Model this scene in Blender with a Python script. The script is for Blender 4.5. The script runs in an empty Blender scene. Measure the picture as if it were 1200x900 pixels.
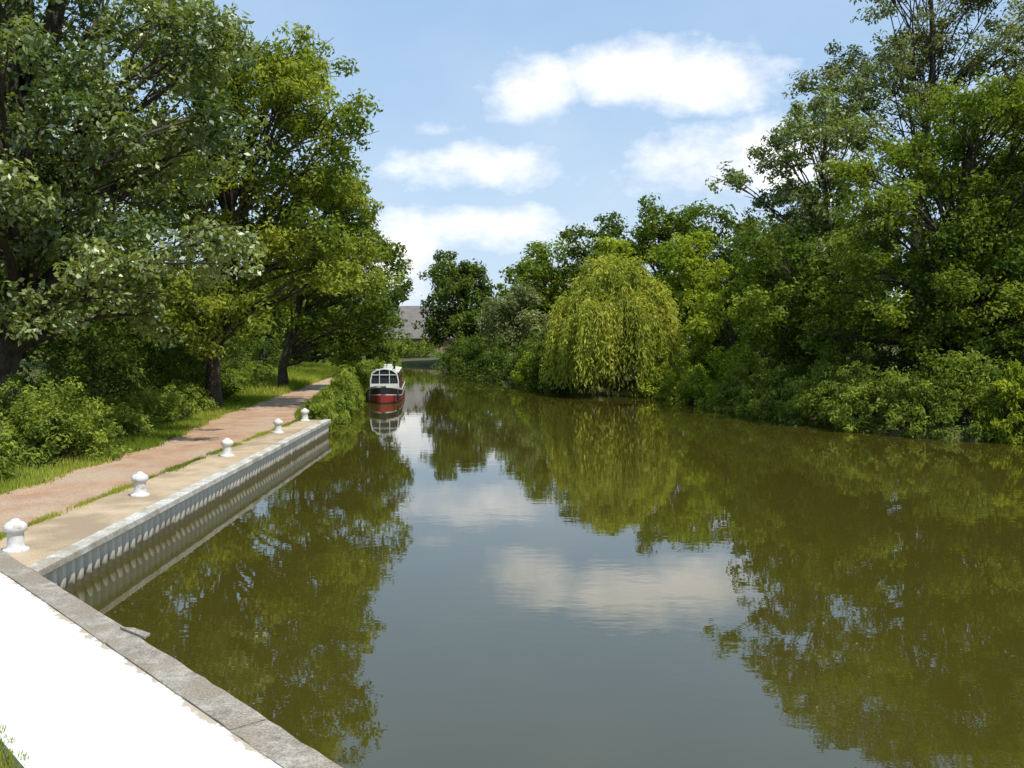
import bpy, math, random
import numpy as np
from mathutils import Vector
random.seed(3)
scene = bpy.context.scene
scene.view_settings.view_transform = 'Standard'
scene.view_settings.look = 'None'
scene.view_settings.exposure = 0
COL = scene.collection
KS = 0.72      # leaf count factor
LS = 1.14      # leaf size factor

# ------------------------------------------------------------------ helpers
def link(o, parent=None):
    COL.objects.link(o)
    if parent is not None:
        o.parent = parent
    return o

def empty(name, loc=(0, 0, 0)):
    e = bpy.data.objects.new(name, None)
    e.empty_display_size = 0.5
    e.location = loc
    return link(e)

def np_mesh(name, verts, k, mats, tint=None, smooth=False, faces=None):
    verts = np.asarray(verts, dtype=np.float32)
    me = bpy.data.meshes.new(name)
    me.vertices.add(len(verts))
    me.vertices.foreach_set('co', verts.ravel())
    if faces is None:
        nf = len(verts) // k
        idx = np.arange(nf * k, dtype=np.int32)
    else:
        faces = np.asarray(faces, dtype=np.int32)
        nf = len(faces); idx = faces.ravel()
    me.loops.add(nf * k)
    me.loops.foreach_set('vertex_index', idx)
    me.polygons.add(nf)
    me.polygons.foreach_set('loop_start', np.arange(0, nf * k, k, dtype=np.int32))
    if smooth:
        me.polygons.foreach_set('use_smooth', np.ones(nf, dtype=bool))
    me.materials.append(mats)
    me.update(calc_edges=True)
    if tint is not None:
        a = me.attributes.new('tint', 'FLOAT_COLOR', 'POINT')
        a.data.foreach_set('color', np.asarray(tint, dtype=np.float32).ravel())
    return me

def pymesh(name, verts, faces, mats, smooth=False):
    me = bpy.data.meshes.new(name)
    me.from_pydata([tuple(v) for v in verts], [], [tuple(f) for f in faces])
    me.materials.append(mats)
    if smooth:
        for p in me.polygons: p.use_smooth = True
    me.update()
    return me

def box_geo(x0, x1, y0, y1, z0, z1):
    v = [(x0,y0,z0),(x1,y0,z0),(x1,y1,z0),(x0,y1,z0),(x0,y0,z1),(x1,y0,z1),(x1,y1,z1),(x0,y1,z1)]
    f = [(0,3,2,1),(4,5,6,7),(0,1,5,4),(1,2,6,5),(2,3,7,6),(3,0,4,7)]
    return v, f

def box(name, x0, x1, y0, y1, z0, z1, mat, parent=None, bevel=0.0):
    v, f = box_geo(x0, x1, y0, y1, z0, z1)
    o = bpy.data.objects.new(name, pymesh(name, v, f, mat))
    link(o, parent)
    if bevel:
        b = o.modifiers.new('bevel', 'BEVEL'); b.width = bevel; b.segments = 2
    return o

def prism(poly, z0, z1):
    n = len(poly)
    v = [(p[0], p[1], z0) for p in poly] + [(p[0], p[1], z1) for p in poly]
    f = [tuple(range(n - 1, -1, -1)), tuple(range(n, 2 * n))]
    for i in range(n):
        j = (i + 1) % n
        f.append((i, j, n + j, n + i))
    return v, f

# ------------------------------------------------------------------ materials
def new_mat(name):
    m = bpy.data.materials.new(name); m.use_nodes = True
    nt = m.node_tree; nt.nodes.clear()
    out = nt.nodes.new('ShaderNodeOutputMaterial')
    return m, nt, out

def N(nt, t, **kw):
    n = nt.nodes.new(t)
    for k, v in kw.items():
        setattr(n, k, v)
    return n

def noise_mat(name, c1, c2, scale=3.0, rough=0.8, bump=0.1, c3=None, scale3=0.4, fine=40, spec=0.3, bd=0.02, detail=6, lo=0.75, hi=1.2, t3=(0.45, 0.62)):
    m, nt, out = new_mat(name)
    L = nt.links.new
    tc = N(nt, 'ShaderNodeNewGeometry')
    n1 = N(nt, 'ShaderNodeTexNoise'); n1.inputs['Scale'].default_value = scale; n1.inputs['Detail'].default_value = detail
    n1.inputs['Roughness'].default_value = 0.65
    L(tc.outputs['Position'], n1.inputs['Vector'])
    r1 = N(nt, 'ShaderNodeValToRGB')
    r1.color_ramp.elements[0].position = 0.32; r1.color_ramp.elements[0].color = (*c1, 1)
    r1.color_ramp.elements[1].position = 0.68; r1.color_ramp.elements[1].color = (*c2, 1)
    L(n1.outputs['Fac'], r1.inputs['Fac'])
    colout = r1.outputs['Color']
    if c3 is not None:
        n3 = N(nt, 'ShaderNodeTexNoise'); n3.inputs['Scale'].default_value = scale3; n3.inputs['Detail'].default_value = 6
        L(tc.outputs['Position'], n3.inputs['Vector'])
        r3 = N(nt, 'ShaderNodeValToRGB')
        r3.color_ramp.elements[0].position = t3[0]; r3.color_ramp.elements[0].color = (0, 0, 0, 1)
        r3.color_ramp.elements[1].position = t3[1]; r3.color_ramp.elements[1].color = (1, 1, 1, 1)
        L(n3.outputs['Fac'], r3.inputs['Fac'])
        mx = N(nt, 'ShaderNodeMix', data_type='RGBA')
        L(r3.outputs['Color'], mx.inputs[0]); L(colout, mx.inputs[6]); mx.inputs[7].default_value = (*c3, 1)
        colout = mx.outputs[2]
    nf = N(nt, 'ShaderNodeTexNoise'); nf.inputs['Scale'].default_value = fine; nf.inputs['Detail'].default_value = 4
    L(tc.outputs['Position'], nf.inputs['Vector'])
    mr = N(nt, 'ShaderNodeMapRange'); mr.inputs[1].default_value = 0.3; mr.inputs[2].default_value = 0.7
    mr.inputs[3].default_value = lo; mr.inputs[4].default_value = hi
    L(nf.outputs['Fac'], mr.inputs[0])
    mu = N(nt, 'ShaderNodeMix', data_type='RGBA', blend_type='MULTIPLY'); mu.inputs[0].default_value = 1
    L(colout, mu.inputs[6]); L(mr.outputs[0], mu.inputs[7])
    p = N(nt, 'ShaderNodeBsdfPrincipled')
    L(mu.outputs[2], p.inputs['Base Color'])
    p.inputs['Roughness'].default_value = rough
    p.inputs['Specular IOR Level'].default_value = spec
    b = N(nt, 'ShaderNodeBump'); b.inputs['Strength'].default_value = bump; b.inputs['Distance'].default_value = bd
    L(nf.outputs['Fac'], b.inputs['Height']); L(b.outputs[0], p.inputs['Normal'])
    L(p.outputs[0], out.inputs[0])
    return m

def leaf_mat(name, dark, light, trans=0.35, gloss=0.0, rough=0.5):
    dark = tuple(c * g for c, g in zip(dark, (1.12, 1.08, 1.0)))
    light = tuple(c * g for c, g in zip(light, (1.22, 1.15, 1.0)))
    m, nt, out = new_mat(name)
    L = nt.links.new
    at = N(nt, 'ShaderNodeAttribute', attribute_name='tint')
    sp = N(nt, 'ShaderNodeSeparateColor'); L(at.outputs['Color'], sp.inputs[0])
    mx = N(nt, 'ShaderNodeMix', data_type='RGBA')
    L(sp.outputs[0], mx.inputs[0]); mx.inputs[6].default_value = (*dark, 1); mx.inputs[7].default_value = (*light, 1)
    mr = N(nt, 'ShaderNodeMapRange'); mr.inputs[3].default_value = 0.75; mr.inputs[4].default_value = 1.3
    L(sp.outputs[1], mr.inputs[0])
    mu = N(nt, 'ShaderNodeMix', data_type='RGBA', blend_type='MULTIPLY'); mu.inputs[0].default_value = 1
    L(mx.outputs[2], mu.inputs[6]); L(mr.outputs[0], mu.inputs[7])
    d = N(nt, 'ShaderNodeBsdfDiffuse'); L(mu.outputs[2], d.inputs[0])
    t = N(nt, 'ShaderNodeBsdfTranslucent')
    ty = N(nt, 'ShaderNodeMix', data_type='RGBA', blend_type='MULTIPLY'); ty.inputs[0].default_value = 1
    L(mu.outputs[2], ty.inputs[6]); ty.inputs[7].default_value = (2.1, 1.95, 0.55, 1)
    L(ty.outputs[2], t.inputs[0])
    ms = N(nt, 'ShaderNodeMixShader'); ms.inputs[0].default_value = trans
    L(d.outputs[0], ms.inputs[1]); L(t.outputs[0], ms.inputs[2])
    if gloss > 0:
        g = N(nt, 'ShaderNodeBsdfGlossy'); g.inputs['Roughness'].default_value = rough; g.inputs[0].default_value = (0.9, 0.95, 0.9, 1)
        m2 = N(nt, 'ShaderNodeMixShader'); m2.inputs[0].default_value = gloss
        L(ms.outputs[0], m2.inputs[1]); L(g.outputs[0], m2.inputs[2])
        L(m2.outputs[0], out.inputs[0])
    else:
        L(ms.outputs[0], out.inputs[0])
    return m

def paint(name, col, rough=0.4, spec=0.5, dirt=0.15):
    c2 = tuple(min(1, c * (1 + dirt * .3)) for c in col); c1 = tuple(c * (1 - dirt) for c in col)
    return noise_mat(name, c1, c2, scale=2.5, rough=rough, bump=0.03, spec=spec, fine=15, lo=.9, hi=1.05)

M = {}
M['ash'] = leaf_mat('leaf_ash', (0.046, 0.082, 0.020), (0.19, 0.24, 0.08), 0.32, 0.06, 0.42)
M['ashlight'] = leaf_mat('leaf_ash_light', (0.065, 0.11, 0.020), (0.24, 0.29, 0.06), 0.36)
M['alder'] = leaf_mat('leaf_alder', (0.046, 0.084, 0.017), (0.17, 0.225, 0.040), 0.34)
M['grey'] = leaf_mat('leaf_grey_willow', (0.08, 0.11, 0.052), (0.20, 0.235, 0.125), 0.33)
M['oak'] = leaf_mat('leaf_oak', (0.032, 0.060, 0.016), (0.105, 0.15, 0.034), 0.28)
M['bright'] = leaf_mat('leaf_bright', (0.12, 0.18, 0.024), (0.27, 0.33, 0.055), 0.42)
M['willow'] = leaf_mat('leaf_willow', (0.13, 0.18, 0.033), (0.34, 0.37, 0.08), 0.36)
M['herb'] = leaf_mat('leaf_herb', (0.075, 0.12, 0.025), (0.22, 0.28, 0.065), 0.36)
M['grass'] = leaf_mat('leaf_grass', (0.12, 0.18, 0.025), (0.27, 0.31, 0.07), 0.4)
M['bark'] = noise_mat('bark', (0.03, 0.024, 0.017), (0.10, 0.08, 0.058), scale=5, rough=0.95, bump=0.6, fine=14, bd=0.05)
M['ground'] = noise_mat('ground_grass', (0.055, 0.075, 0.02), (0.12, 0.15, 0.04), scale=1.2, rough=1, bump=0.5, c3=(0.10, 0.08, 0.048), scale3=0.35, fine=18, spec=0.1, bd=0.05)
M['path'] = noise_mat('path_gravel', (0.34, 0.20, 0.125), (0.49, 0.33, 0.22), scale=1.3, rough=0.95, bump=0.6, c3=(0.44, 0.33, 0.23), scale3=0.6, fine=45, spec=0.15, lo=.6, hi=1.25)
M['quay'] = noise_mat('quay_concrete', (0.42, 0.31, 0.195), (0.57, 0.44, 0.30), scale=1.6, rough=0.9, bump=0.4, c3=(0.34, 0.26, 0.17), scale3=0.9, fine=50, spec=0.2, lo=.65)
M['timber'] = noise_mat('weathered_timber', (0.22, 0.19, 0.155), (0.46, 0.42, 0.35), scale=7, rough=0.9, bump=0.8, c3=(0.30, 0.25, 0.19), scale3=1.5, fine=45, spec=0.15, lo=.6)
M['pile'] = noise_mat('steel_piling_galvanised', (0.42, 0.40, 0.35), (0.66, 0.64, 0.58), scale=2.5, rough=0.6, bump=0.1, c3=(0.36, 0.32, 0.25), scale3=1.6, fine=20)
M['concrete'] = noise_mat('concrete', (0.25, 0.23, 0.2), (0.36, 0.34, 0.3), scale=3, rough=0.9, bump=0.3)

# ------------------------------------------------------------------ river outline
A = np.array([-6.58, 12.67]); dl = np.array([0.670, -0.742]); nl = np.array([-0.742, -0.670])
Pe = A + dl * 30
LEFT = [tuple(Pe), tuple(A), (-7.1, 36.3), (-7.4, 39.8), (-8.1, 52), (-8.8, 66), (-9.8, 80), (-11.5, 100), (-16, 112), (-30, 122), (-60, 128)]
RIGHT = [(-60, 142), (-30, 136), (-15, 127), (-7.5, 113), (-4, 90), (0, 73), (3, 63), (8.1, 59.5), (10, 52), (11.4, 42), (14.8, 34.8), (18, 32.5), (21, 27), (24, 5), (28, -10)]
POLY = np.array(LEFT + RIGHT, dtype=float)

def sdist(X, Y):
    d2 = np.full(X.shape, 1e18); inside = np.zeros(X.shape, bool)
    n = len(POLY)
    for i in range(n):
        ax, ay = POLY[i]; bx, by = POLY[(i + 1) % n]
        ex, ey = bx - ax, by - ay
        t = np.clip(((X - ax) * ex + (Y - ay) * ey) / (ex * ex + ey * ey), 0, 1)
        d2 = np.minimum(d2, (X - ax - t * ex) ** 2 + (Y - ay - t * ey) ** 2)
        c = ((ay > Y) != (by > Y)) & (X < (bx - ax) * (Y - ay) / (by - ay + 1e-12) + ax)
        inside ^= c
    d = np.sqrt(d2)
    return np.where(inside, -d, d)

def gheight(X, Y):
    X = np.asarray(X, float); Y = np.asarray(Y, float)
    s = sdist(X, Y)
    t = np.clip((s + 0.1) / 1.1, 0, 1); t = t * t * (3 - 2 * t)
    base = 0.56 + np.clip(s - 7, 0, 30) * 0.09
    right = (X > 0) | (Y > 118)
    base = np.where(right & (X > -20) , 0.45 + np.clip(s - 1, 0, 40) * 0.06, base)
    base = np.where(Y < 11, 0.56, base)
    bump = 0.03 * np.sin(X * 1.7 + Y * 0.6) * np.sin(Y * 1.1) * (np.clip(s - 6, 0, 1))
    return -1.4 + (base + 1.4) * t + bump

def axis(a, b, step, far):
    c = list(np.arange(a, b + 1e-6, step)); s = step
    x = a; lo = []
    while x > -far:
        s *= 1.25; x -= s; lo.append(x)
    s = step; x = b; hi = []
    while x < far:
        s *= 1.25; x += s; hi.append(x)
    return np.array(lo[::-1] + c + hi)
ax_ = axis(-24, 30, 0.5, 3000); ay_ = axis(-12, 140, 0.6, 3000)
GX, GY = np.meshgrid(ax_, ay_)
GZ = gheight(GX, GY)
nx, ny = len(ax_), len(ay_)
I = np.arange(nx * ny).reshape(ny, nx)
F = np.stack([I[:-1, :-1], I[:-1, 1:], I[1:, 1:], I[1:, :-1]], -1).reshape(-1, 4)
link(bpy.data.objects.new('ground', np_mesh('ground', np.stack([GX, GY, GZ], -1).reshape(-1, 3), 4, M['ground'], smooth=True, faces=F)))

# ------------------------------------------------------------------ water
m, nt, out = new_mat('river_water'); L = nt.links.new
geo = N(nt, 'ShaderNodeNewGeometry')
mp = N(nt, 'ShaderNodeMapping'); mp.inputs['Scale'].default_value = (0.55, 1.0, 1); L(geo.outputs['Position'], mp.inputs[0])
n1 = N(nt, 'ShaderNodeTexNoise'); n1.inputs['Scale'].default_value = 1.2; n1.inputs['Detail'].default_value = 3; L(mp.outputs[0], n1.inputs['Vector'])
n2 = N(nt, 'ShaderNodeTexNoise'); n2.inputs['Scale'].default_value = 6.0; n2.inputs['Detail'].default_value = 2; L(mp.outputs[0], n2.inputs['Vector'])
n3 = N(nt, 'ShaderNodeTexNoise'); n3.inputs['Scale'].default_value = 0.12; n3.inputs['Detail'].default_value = 2; L(geo.outputs['Position'], n3.inputs['Vector'])
r3 = N(nt, 'ShaderNodeMapRange'); r3.inputs[1].default_value = 0.35; r3.inputs[2].default_value = 0.65; r3.inputs[3].default_value = 0.3; r3.inputs[4].default_value = 1.0
L(n3.outputs[0], r3.inputs[0])
ad = N(nt, 'ShaderNodeMath', operation='MULTIPLY_ADD'); L(n2.outputs[0], ad.inputs[0]); ad.inputs[1].default_value = 0.25; L(n1.outputs[0], ad.inputs[2])
ml = N(nt, 'ShaderNodeMath', operation='MULTIPLY'); L(ad.outputs[0], ml.inputs[0]); L(r3.outputs[0], ml.inputs[1])
bp = N(nt, 'ShaderNodeBump'); bp.inputs['Strength'].default_value = 1.0; bp.inputs['Distance'].default_value = 0.0034; L(ml.outputs[0], bp.inputs['Height'])
p = N(nt, 'ShaderNodeBsdfPrincipled')
p.inputs['Base Color'].default_value = (0.052, 0.045, 0.007, 1); p.inputs['Roughness'].default_value = 0.01
p.inputs['IOR'].default_value = 1.95
L(bp.outputs[0], p.inputs['Normal']); L(p.outputs[0], out.inputs[0]); M['water'] = m
me = pymesh('river_water', [(-75, -11.5, 0), (40, -11.5, 0), (40, 150, 0), (-75, 150, 0)], [(0, 1, 2, 3)], m)
link(bpy.data.objects.new('river_water', me))

# ------------------------------------------------------------------ path, quay, lock side
pe = [(9, -12.5, -8.12), (19, -10.4, -8.12), (28, -10.6, -8.12), (36, -11.6, -8.3), (39, -12.0, -9.0), (50, -12.7, -10.5), (60, -13.4, -11.6), (70, -14.2, -12.7), (80, -14.8, -13.5), (95, -15.6, -14.3), (110, -19, -17)]
PY = [e[0] for e in pe]; PL = [e[1] for e in pe]; PR = [e[2] for e in pe]
vs = []; fs = []; ys = np.arange(9.5, 110, 0.4)
for y in ys:
    l = np.interp(y, PY, PL) + 0.10 * math.sin(y * 1.9) + 0.07 * math.sin(y * 4.3 + 1)
    r = np.interp(y, PY, PR) + (0.06 * math.sin(y * 2.7) if y > 37 else 0)
    for j in range(9):
        vs.append((l + (r - l) * j / 8, y))
vs = np.array(vs); z = gheight(vs[:, 0], vs[:, 1]) + 0.03
for i in range(len(ys) - 1):
    for j in range(8):
        a = i * 9 + j; fs.append((a, a + 1, a + 10, a + 9))
link(bpy.data.objects.new('towpath', np_mesh('towpath', np.column_stack([vs, z]), 4, M['path'], faces=fs, smooth=True)))

qv, qf = prism([(-6.64, 12.80), (-7.13, 36.3), (-8.2, 36.3), (-8.2, 14.50)], 0.3, 0.602)
o = bpy.data.objects.new('quay_pavement', pymesh('quay_pavement', qv, qf, M['quay'])); link(o)
quay = empty('sheet_pile_wall')
pv = []; pf = []
Q0 = np.array([-6.56, 12.7]); Q1 = np.array([-7.1, 36.2]); dq = (Q1 - Q0); LQ = np.linalg.norm(dq); dq /= LQ
nq = np.array([dq[1], -dq[0]])
pts = []; s = 0.0; pitch = 0.30
while s < LQ:
    for ds, off in ((0.0, 0.0), (0.10, 0.0), (0.15, -0.11), (0.25, -0.11)):
        if s + ds < LQ: pts.append(Q0 + dq * (s + ds) + nq * (off))
    s += pitch
pts.append(Q1.copy())
for k in range(5): pts.append(Q1 + np.array([-0.4 * (k + 1), 0.02 * (k % 2)]))
for p_ in pts:
    pv.append((p_[0], p_[1], -1.3)); pv.append((p_[0], p_[1], 0.50))
for i in range(len(pts) - 1):
    a = 2 * i; pf.append((a, a + 2, a + 3, a + 1))
m, nt, out = new_mat('piling_weathered'); L = nt.links.new
g_ = N(nt, 'ShaderNodeNewGeometry'); sx = N(nt, 'ShaderNodeSeparateXYZ'); L(g_.outputs['Position'], sx.inputs[0])
nn = N(nt, 'ShaderNodeTexNoise'); nn.inputs['Scale'].default_value = 2.2; nn.inputs['Detail'].default_value = 6
mpp = N(nt, 'ShaderNodeMapping'); mpp.inputs['Scale'].default_value = (2.5, 2.5, 0.5); L(g_.outputs['Position'], mpp.inputs[0]); L(mpp.outputs[0], nn.inputs['Vector'])
md_ = N(nt, 'ShaderNodeMath', operation='MULTIPLY_ADD'); L(nn.outputs[0], md_.inputs[0]); md_.inputs[1].default_value = -0.22; L(sx.outputs[2], md_.inputs[2])
rp = N(nt, 'ShaderNodeValToRGB'); e = rp.color_ramp.elements
e[0].position = 0.0; e[0].color = (0.08, 0.075, 0.04, 1); e[1].position = 0.12; e[1].color = (0.52, 0.49, 0.42, 1)
e2 = e.new(0.03); e2.color = (0.26, 0.23, 0.17, 1); e3 = e.new(0.34); e3.color = (0.74, 0.72, 0.65, 1)
L(md_.outputs[0], rp.inputs[0])
pp = N(nt, 'ShaderNodeBsdfPrincipled'); pp.inputs['Roughness'].default_value = 0.65; L(rp.outputs[0], pp.inputs['Base Color']); L(pp.outputs[0], out.inputs[0])
o = bpy.data.objects.new('corrugated_sheets', pymesh('corrugated_sheets', pv, pf, m)); link(o, quay)
for k in range(8):
    t0 = k / 8; t1 = (k + 1) / 8 - 0.0006
    a0 = np.array([-6.46, 12.62]) * (1 - t0) + np.array([-7.02, 36.32]) * t0; a1 = np.array([-6.46, 12.62]) * (1 - t1) + np.array([-7.02, 36.32]) * t1
    w0 = np.array([-0.27, 0.0])
    c0 = a0 + w0 + (np.array([0, .26]) if k == 0 else 0)
    cv, cf = prism([tuple(a0), tuple(a1), tuple(a1 + w0), tuple(c0)], 0.50, 0.622 + 0.003 * (k % 3))
    o = bpy.data.objects.new('capping_beam_%d' % (k + 1), pymesh('capping_beam', cv, cf, M['pile'])); link(o, quay)
    b = o.modifiers.new('b', 'BEVEL'); b.width = 0.015; b.segments = 2

lock = empty('lock_wall')
def lband(n0, n1, z0, z1, s0, s1):
    a = A + dl * s0; b = A + dl * s1
    return prism([tuple(a + nl * n0), tuple(a + nl * n1), tuple(b + nl * n1), tuple(b + nl * n0)], z0, z1)
v, f = lband(0.05, 0.30, -1.4, 0.44, 0.05, 30)
link(bpy.data.objects.new('wall_face', pymesh('wall_face', v, f, M['concrete'])), lock)
s = -1.7
lens = [1.7 + 3.9, 2.9, 2.7, 3.1, 2.8, 3, 3, 3, 3, 3]
for i, ln in enumerate(lens):
    w = random.uniform(-0.012, 0.012)
    n_ = 14; rr = np.random.default_rng(100 + i); vv = []; zz = 0.645 + random.uniform(-0.006, 0.006)
    for j in range(n_ + 1):
        t = s + 0.008 + (ln - 0.016) * j / n_
        e0 = -0.02 + w + rr.normal() * 0.006; e1 = 0.328 + rr.normal() * 0.004
        p0 = A + dl * t + nl * e0; p1 = A + dl * t + nl * (e0 + .02); p2 = A + dl * t + nl * e1
        zt = zz + rr.normal() * 0.0015
        vv += [(*p0, .44), (*p0, zt - .022), (*p1, zt), (*p2, zt), (*p2, .44)]
    ff = []
    for j in range(n_):
        for q in range(4): ff.append((j * 5 + q, j * 5 + q + 1, j * 5 + q + 6, j * 5 + q + 5))
    ff += [(0, 1, 2, 3, 4), tuple(n_ * 5 + q for q in (4, 3, 2, 1, 0))]
    o = bpy.data.objects.new('coping_timber_%d' % (i + 1), pymesh('coping_timber', vv, ff, M['timber'])); link(o, lock)
    s += ln
v = [(*(A + dl * 3.55 + nl * .05), .652), (*(A + dl * 4.08 + nl * -.02), .652), (*(A + dl * 4.02 + nl * -.10), .66), (*(A + dl * 3.7 + nl * -.05), .655)]
v += [(a[0], a[1], a[2] + .022) for a in v]
o = bpy.data.objects.new('broken_splinter', pymesh('broken_splinter', v, [(3, 2, 1, 0), (4, 5, 6, 7), (0, 1, 5, 4), (1, 2, 6, 5), (2, 3, 7, 6), (3, 0, 4, 7)], M['timber'])); link(o, lock)
v, f = lband(0.33, 1.74, 0.3, 0.632, -1.9, 30)
m, nt, out = new_mat('white_paint_worn'); L = nt.links.new
g_ = N(nt, 'ShaderNodeNewGeometry')
dp = N(nt, 'ShaderNodeVectorMath', operation='DOT_PRODUCT'); sb = N(nt, 'ShaderNodeVectorMath', operation='SUBTRACT')
L(g_.outputs['Position'], sb.inputs[0]); sb.inputs[1].default_value = (A[0], A[1], 0); L(sb.outputs[0], dp.inputs[0]); dp.inputs[1].default_value = (nl[0], nl[1], 0)
nw = N(nt, 'ShaderNodeTexNoise'); nw.inputs['Scale'].default_value = 3.2; nw.inputs['Detail'].default_value = 8; nw.inputs['Roughness'].default_value = .7; L(g_.outputs['Position'], nw.inputs['Vector'])
ma = N(nt, 'ShaderNodeMath', operation='MULTIPLY_ADD'); L(nw.outputs[0], ma.inputs[0]); ma.inputs[1].default_value = -0.60; L(dp.outputs['Value'], ma.inputs[2])
mr = N(nt, 'ShaderNodeMapRange'); mr.inputs[1].default_value = 0.035; mr.inputs[2].default_value = 0.075; L(ma.outputs[0], mr.inputs[0])
mx = N(nt, 'ShaderNodeMix', data_type='RGBA'); L(mr.outputs[0], mx.inputs[0]); mx.inputs[6].default_value = (0.42, 0.35, 0.26, 1)
nv = N(nt, 'ShaderNodeTexNoise'); nv.inputs['Scale'].default_value = 9; nv.inputs['Detail'].default_value = 6; L(g_.outputs['Position'], nv.inputs['Vector'])
rv = N(nt, 'ShaderNodeValToRGB'); rv.color_ramp.elements[0].position = .3; rv.color_ramp.elements[0].color = (.66, .65, .63, 1); rv.color_ramp.elements[1].position = .6; rv.color_ramp.elements[1].color = (.82, .82, .81, 1)
L(nv.outputs[0], rv.inputs[0]); L(rv.outputs[0], mx.inputs[7])
pp = N(nt, 'ShaderNodeBsdfPrincipled'); pp.inputs['Roughness'].default_value = .8; L(mx.outputs[2], pp.inputs['Base Color']); L(pp.outputs[0], out.inputs[0])
link(bpy.data.objects.new('painted_strip', pymesh('painted_strip', v, f, m)), lock)

# ------------------------------------------------------------------ bollards
def lathe(prof, n=28):
    v = []; f = []
    for r, z in prof:
        for i in range(n):
            a = 2 * math.pi * i / n; v.append((r * math.cos(a), r * math.sin(a), z))
    for j in range(len(prof) - 1):
        for i in range(n):
            k = (i + 1) % n; f.append((j * n + i, j * n + k, (j + 1) * n + k, (j + 1) * n + i))
    f.append(tuple(range((len(prof) - 1) * n, len(prof) * n)))
    return v, f
prof = [(0.185, 0), (0.185, 0.03), (0.175, 0.045), (0.14, 0.05), (0.125, 0.075), (0.118, 0.14), (0.115, 0.26), (0.12, 0.29), (0.15, 0.305), (0.163, 0.33), (0.165, 0.37), (0.155, 0.40), (0.12, 0.43), (0.08, 0.448), (0.066, 0.452), (0.062, 0.475), (0.04, 0.488), (0.004, 0.492)]
v, f = lathe(prof)
bmat = noise_mat('bollard_paint', (0.60, 0.595, 0.57), (0.70, 0.695, 0.68), scale=5, rough=.5, bump=.1, fine=25, lo=.82, hi=1.05, c3=(0.38, 0.30, 0.20), scale3=7, t3=(0.56, 0.70))
bme = pymesh('mooring_bollard', v, f, bmat, smooth=True)
for x, y in ((-7.42, 13.9), (-7.5, 18.8), (-7.65, 25.1), (-7.8, 31.2), (-7.9, 35.7)):
    o = bpy.data.objects.new('mooring_bollard', bme); o.location = (x, y, 0.603); o.rotation_euler = (0, 0, random.random() * 3); link(o)

# ------------------------------------------------------------------ foliage machinery
def unit(a):
    return a / (np.linalg.norm(a, axis=-1, keepdims=True) + 1e-9)

def leaves(cent, rad, K, size, rng, flat=0.75, asp=0.5, up=0.0, tintc=None, nb=0.7):
    n = len(cent)
    c = np.repeat(cent, K, 0); r = np.repeat(rad, K)
    d = unit(rng.normal(size=(n * K, 3)))
    u = rng.random(n * K) ** 0.45
    off = d * (r * u)[:, None]; off[:, 2] *= flat
    p = c + off
    nrm = unit(d * nb + np.array([0, 0, 0.5]) + rng.normal(size=p.shape) * 0.55)
    t = rng.normal(size=p.shape) + np.array([0, 0, up])
    t = unit(t - (t * nrm).sum(1, keepdims=True) * nrm)
    bb = np.cross(nrm, t)
    sz = size * rng.uniform(0.6, 1.3, (n * K, 1))
    a = p - t * sz * 0.5; q = p + t * sz * 0.5
    w = sz * asp * 0.5
    bend = nrm * sz * 0.08
    V = np.stack([a, p - bb * w + bend, q, p + bb * w + bend], 1).reshape(-1, 3)
    if tintc is None: tintc = rng.random(n)
    tc = np.clip(np.repeat(tintc, K) + rng.normal(size=n * K) * 0.12, 0, 1)
    tg = rng.random(n * K)
    T = np.stack([tc, tg, tg * 0, tg * 0 + 1], 1)
    return V, np.repeat(T, 4, 0)

def tube(pts, radii, n=6):
    pts = np.array(pts, float); m_ = len(pts)
    v = []; f = []
    for i in range(m_):
        t = pts[min(i + 1, m_ - 1)] - pts[max(i - 1, 0)]; t = t / (np.linalg.norm(t) + 1e-9)
        ref = np.array([1, 0, 0]) if abs(t[0]) < 0.8 else np.array([0, 1, 0])
        a = np.cross(t, ref); a /= np.linalg.norm(a); b_ = np.cross(t, a)
        for k in range(n):
            an = 2 * math.pi * k / n
            v.append(pts[i] + (a * math.cos(an) + b_ * math.sin(an)) * radii[i])
    for i in range(m_ - 1):
        for k in range(n):
            k2 = (k + 1) % n
            f.append((i * n + k, i * n + k2, (i + 1) * n + k2, (i + 1) * n + k))
    return v, f

class Geo:
    def __init__(s): s.v = []; s.f = []
    def add(s, v, f):
        o = len(s.v); s.v.extend(v); s.f.extend([tuple(i + o for i in q) for q in f])

def curve(a, b, sag, k, rng):
    a = np.array(a); b = np.array(b); L_ = np.linalg.norm(b - a)
    mid = (a + b) / 2 + np.array([0, 0, sag * L_]) + rng.normal(size=3) * 0.06 * L_
    ts = np.linspace(0, 1, k)[:, None]
    P = (1 - ts) ** 2 * a + 2 * ts * (1 - ts) * mid + ts ** 2 * b
    P[1:-1] += rng.normal(size=(k - 2, 3)) * 0.015 * L_
    return P

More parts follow.
